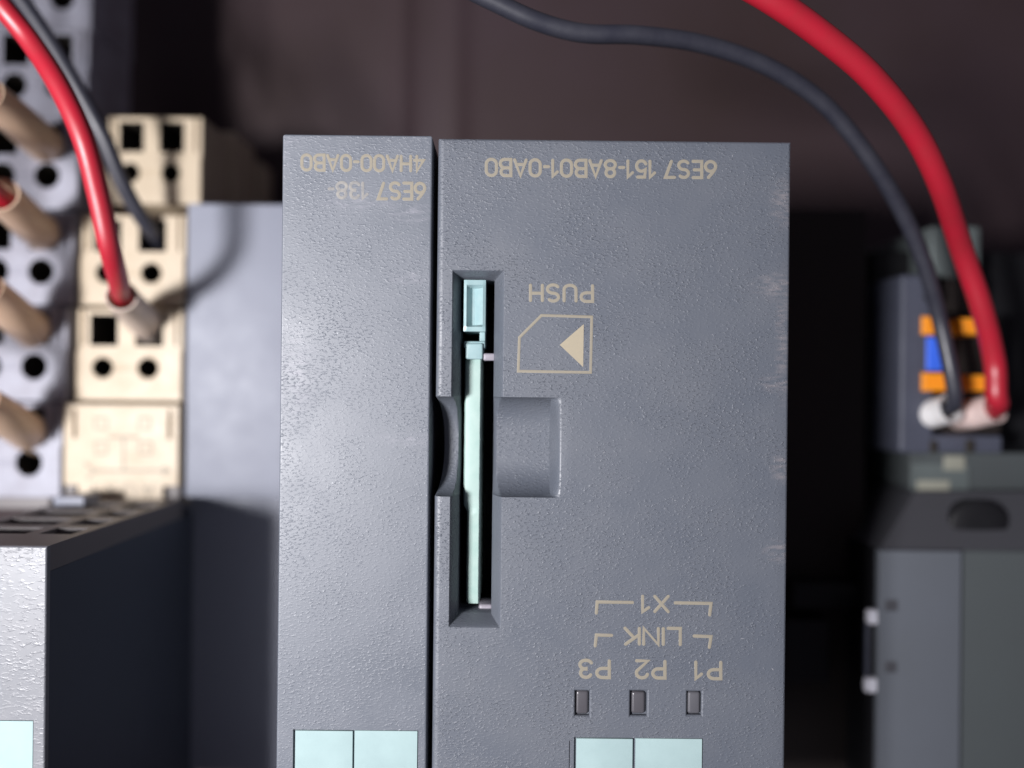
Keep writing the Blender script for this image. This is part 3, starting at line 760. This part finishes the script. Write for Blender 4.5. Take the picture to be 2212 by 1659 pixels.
wire('black_wire', [(960, -50, -6), (1060, 0, -8), (1160, 46, -10), (1260, 72, -12), (1380, 76, -14), (1520, 96, -18), (1660, 145, -22), (1780, 225, -26), (1880, 345, -31), (1955, 470, -37), (2000, 580, -42), (2030, 690, -47), (2056, 810, -47), (2062, 868, -49), (2048, 884, -54), (2030, 889, -57), (2010, 894, -60)], 3.9, 'blackwire', 'black wire waving over the top of the wide module and down to the plug')

def sleeve(pts, r0, r1, m, label, group=None, name='wire_sleeve', wire_m=None):
    P = [pt(*p) for p in pts]
    t = thing(name, P[-1], label, 'sleeve', group)
    tube('sleeve_tube', P, r0, m, t, n=28, hollow=.45, seg=6, rads=(r0, r1))
    return t
sleeve([(262, 640, -45.5), (279, 660, -54), (311, 694, -66), (340, 722, -80)], 3.9, 4.9, 'sleeve_cream_shade', 'white sleeve around the red wire end on the beige terminals')
for i, (pts, lb) in enumerate((
    ([(-30, 205, -42), (35, 258, -53), (80, 297, -64), (112, 325, -80)], 'sleeve coloured tan for shade, nearest the top of the left edge, above the highest bright round hole'),
    ([(0, 420, -42), (38, 455, -51), (75, 490, -63), (106, 515, -78)], 'sleeve coloured tan for shade, second from the top at the left edge, red showing in its mouth'),
    ([(-30, 628, -44), (20, 670, -52), (58, 702, -62), (88, 728, -76)], 'sleeve coloured tan for shade, third from the top at the left edge'),
    ([(-40, 870, -42), (10, 900, -50), (48, 925, -60), (80, 948, -74)], 'sleeve coloured tan for shade, lowest at the left edge, above the last round hole'))):
    s = sleeve(pts, 4.6, 5.3, 'sleeve', lb, 'tan sleeves on the light grey terminals')
    p0 = pts[0]; q0 = pts[1]  # unseen upper run of the wires is routed to shade the top rows
    w_ = wire('red_wire', [(-330 - 85 * i, -420, -12), (-325 - 85 * i, -150 + 60 * i, -12), (-300 - 70 * i, p0[1] - 210, -13), (p0[0] - 190, p0[1] - 110, p0[2] + 20), (p0[0] - 70, p0[1] - 50, p0[2] + 9), (p0[0] + 2, p0[1] + 4, p0[2] - 1), ((p0[0] + q0[0]) / 2, (p0[1] + q0[1]) / 2, (p0[2] + q0[2]) / 2), q0],
              4.6, 'red', ('red wire end in the highest tan sleeve at the left edge', 'red wire end in the second tan sleeve at the left edge', 'red wire end in the third tan sleeve at the left edge', 'red wire end in the lowest tan sleeve at the left edge')[i], group='red wire ends in tan sleeves')
sleeve([(2054, 882, -53.5), (2030, 889, -57), (2006, 895, -60), (1984, 899, -66)], 3.9, 3.9, 'sleeve_white', 'white sleeve on the black wire at the plug')
sleeve([(2150, 882, -53.5), (2124, 889, -57), (2098, 895, -60), (2076, 899, -66)], 4.0, 4.0, 'sleeve_pink_shade', 'white sleeve coloured pinkish for shade on the red wire at the plug')

# ------------------------------------------------------------------ stray flecks of dust and lint lying on the front faces
def dust(parent, xl, xr, yb, yt, n, hit):
    V = []; F = []
    for _ in range(n):
        x = random.uniform(xl + 2, xr - 1.5); y = random.uniform(-74, yt - 2)
        if hit(x, y): continue
        a = random.uniform(0, 3.14); L = random.uniform(.05, .16) * (3.2 if random.random() < .12 else 1); h = random.uniform(.035, .07)
        c, s_ = math.cos(a), math.sin(a); b = len(V)
        for (u, v, z) in ((-L, 0, .01), (0, -h, .01), (L, .3 * h, .01), (0, h, .01), (0, 0, .05)): V.append((x + u * c - v * s_, y + u * s_ + v * c, z))
        F += [(b, b + 1, b + 4), (b + 1, b + 2, b + 4), (b + 2, b + 3, b + 4), (b + 3, b, b + 4)]
    o = link('dust', V, F, 'dust', parent); o['kind'] = 'stuff'
a_ = rect(935, 560, 1225, 1370)
b_ = rect(1228, 1480, 1540, 1700)
inside = lambda q, x, y: q[0] < x < q[1] and q[2] < y < q[3]
dust(ctrl, cx_l, cx_r, cy_b, cy_t, 110, lambda x, y: inside(a_, x, y) or inside(b_, x, y))
c_ = rect(630, 1560, 910, 1700)
dust(nar, nx_l, nx_r, ny_b, ny_t, 55, lambda x, y: inside(c_, x, y))
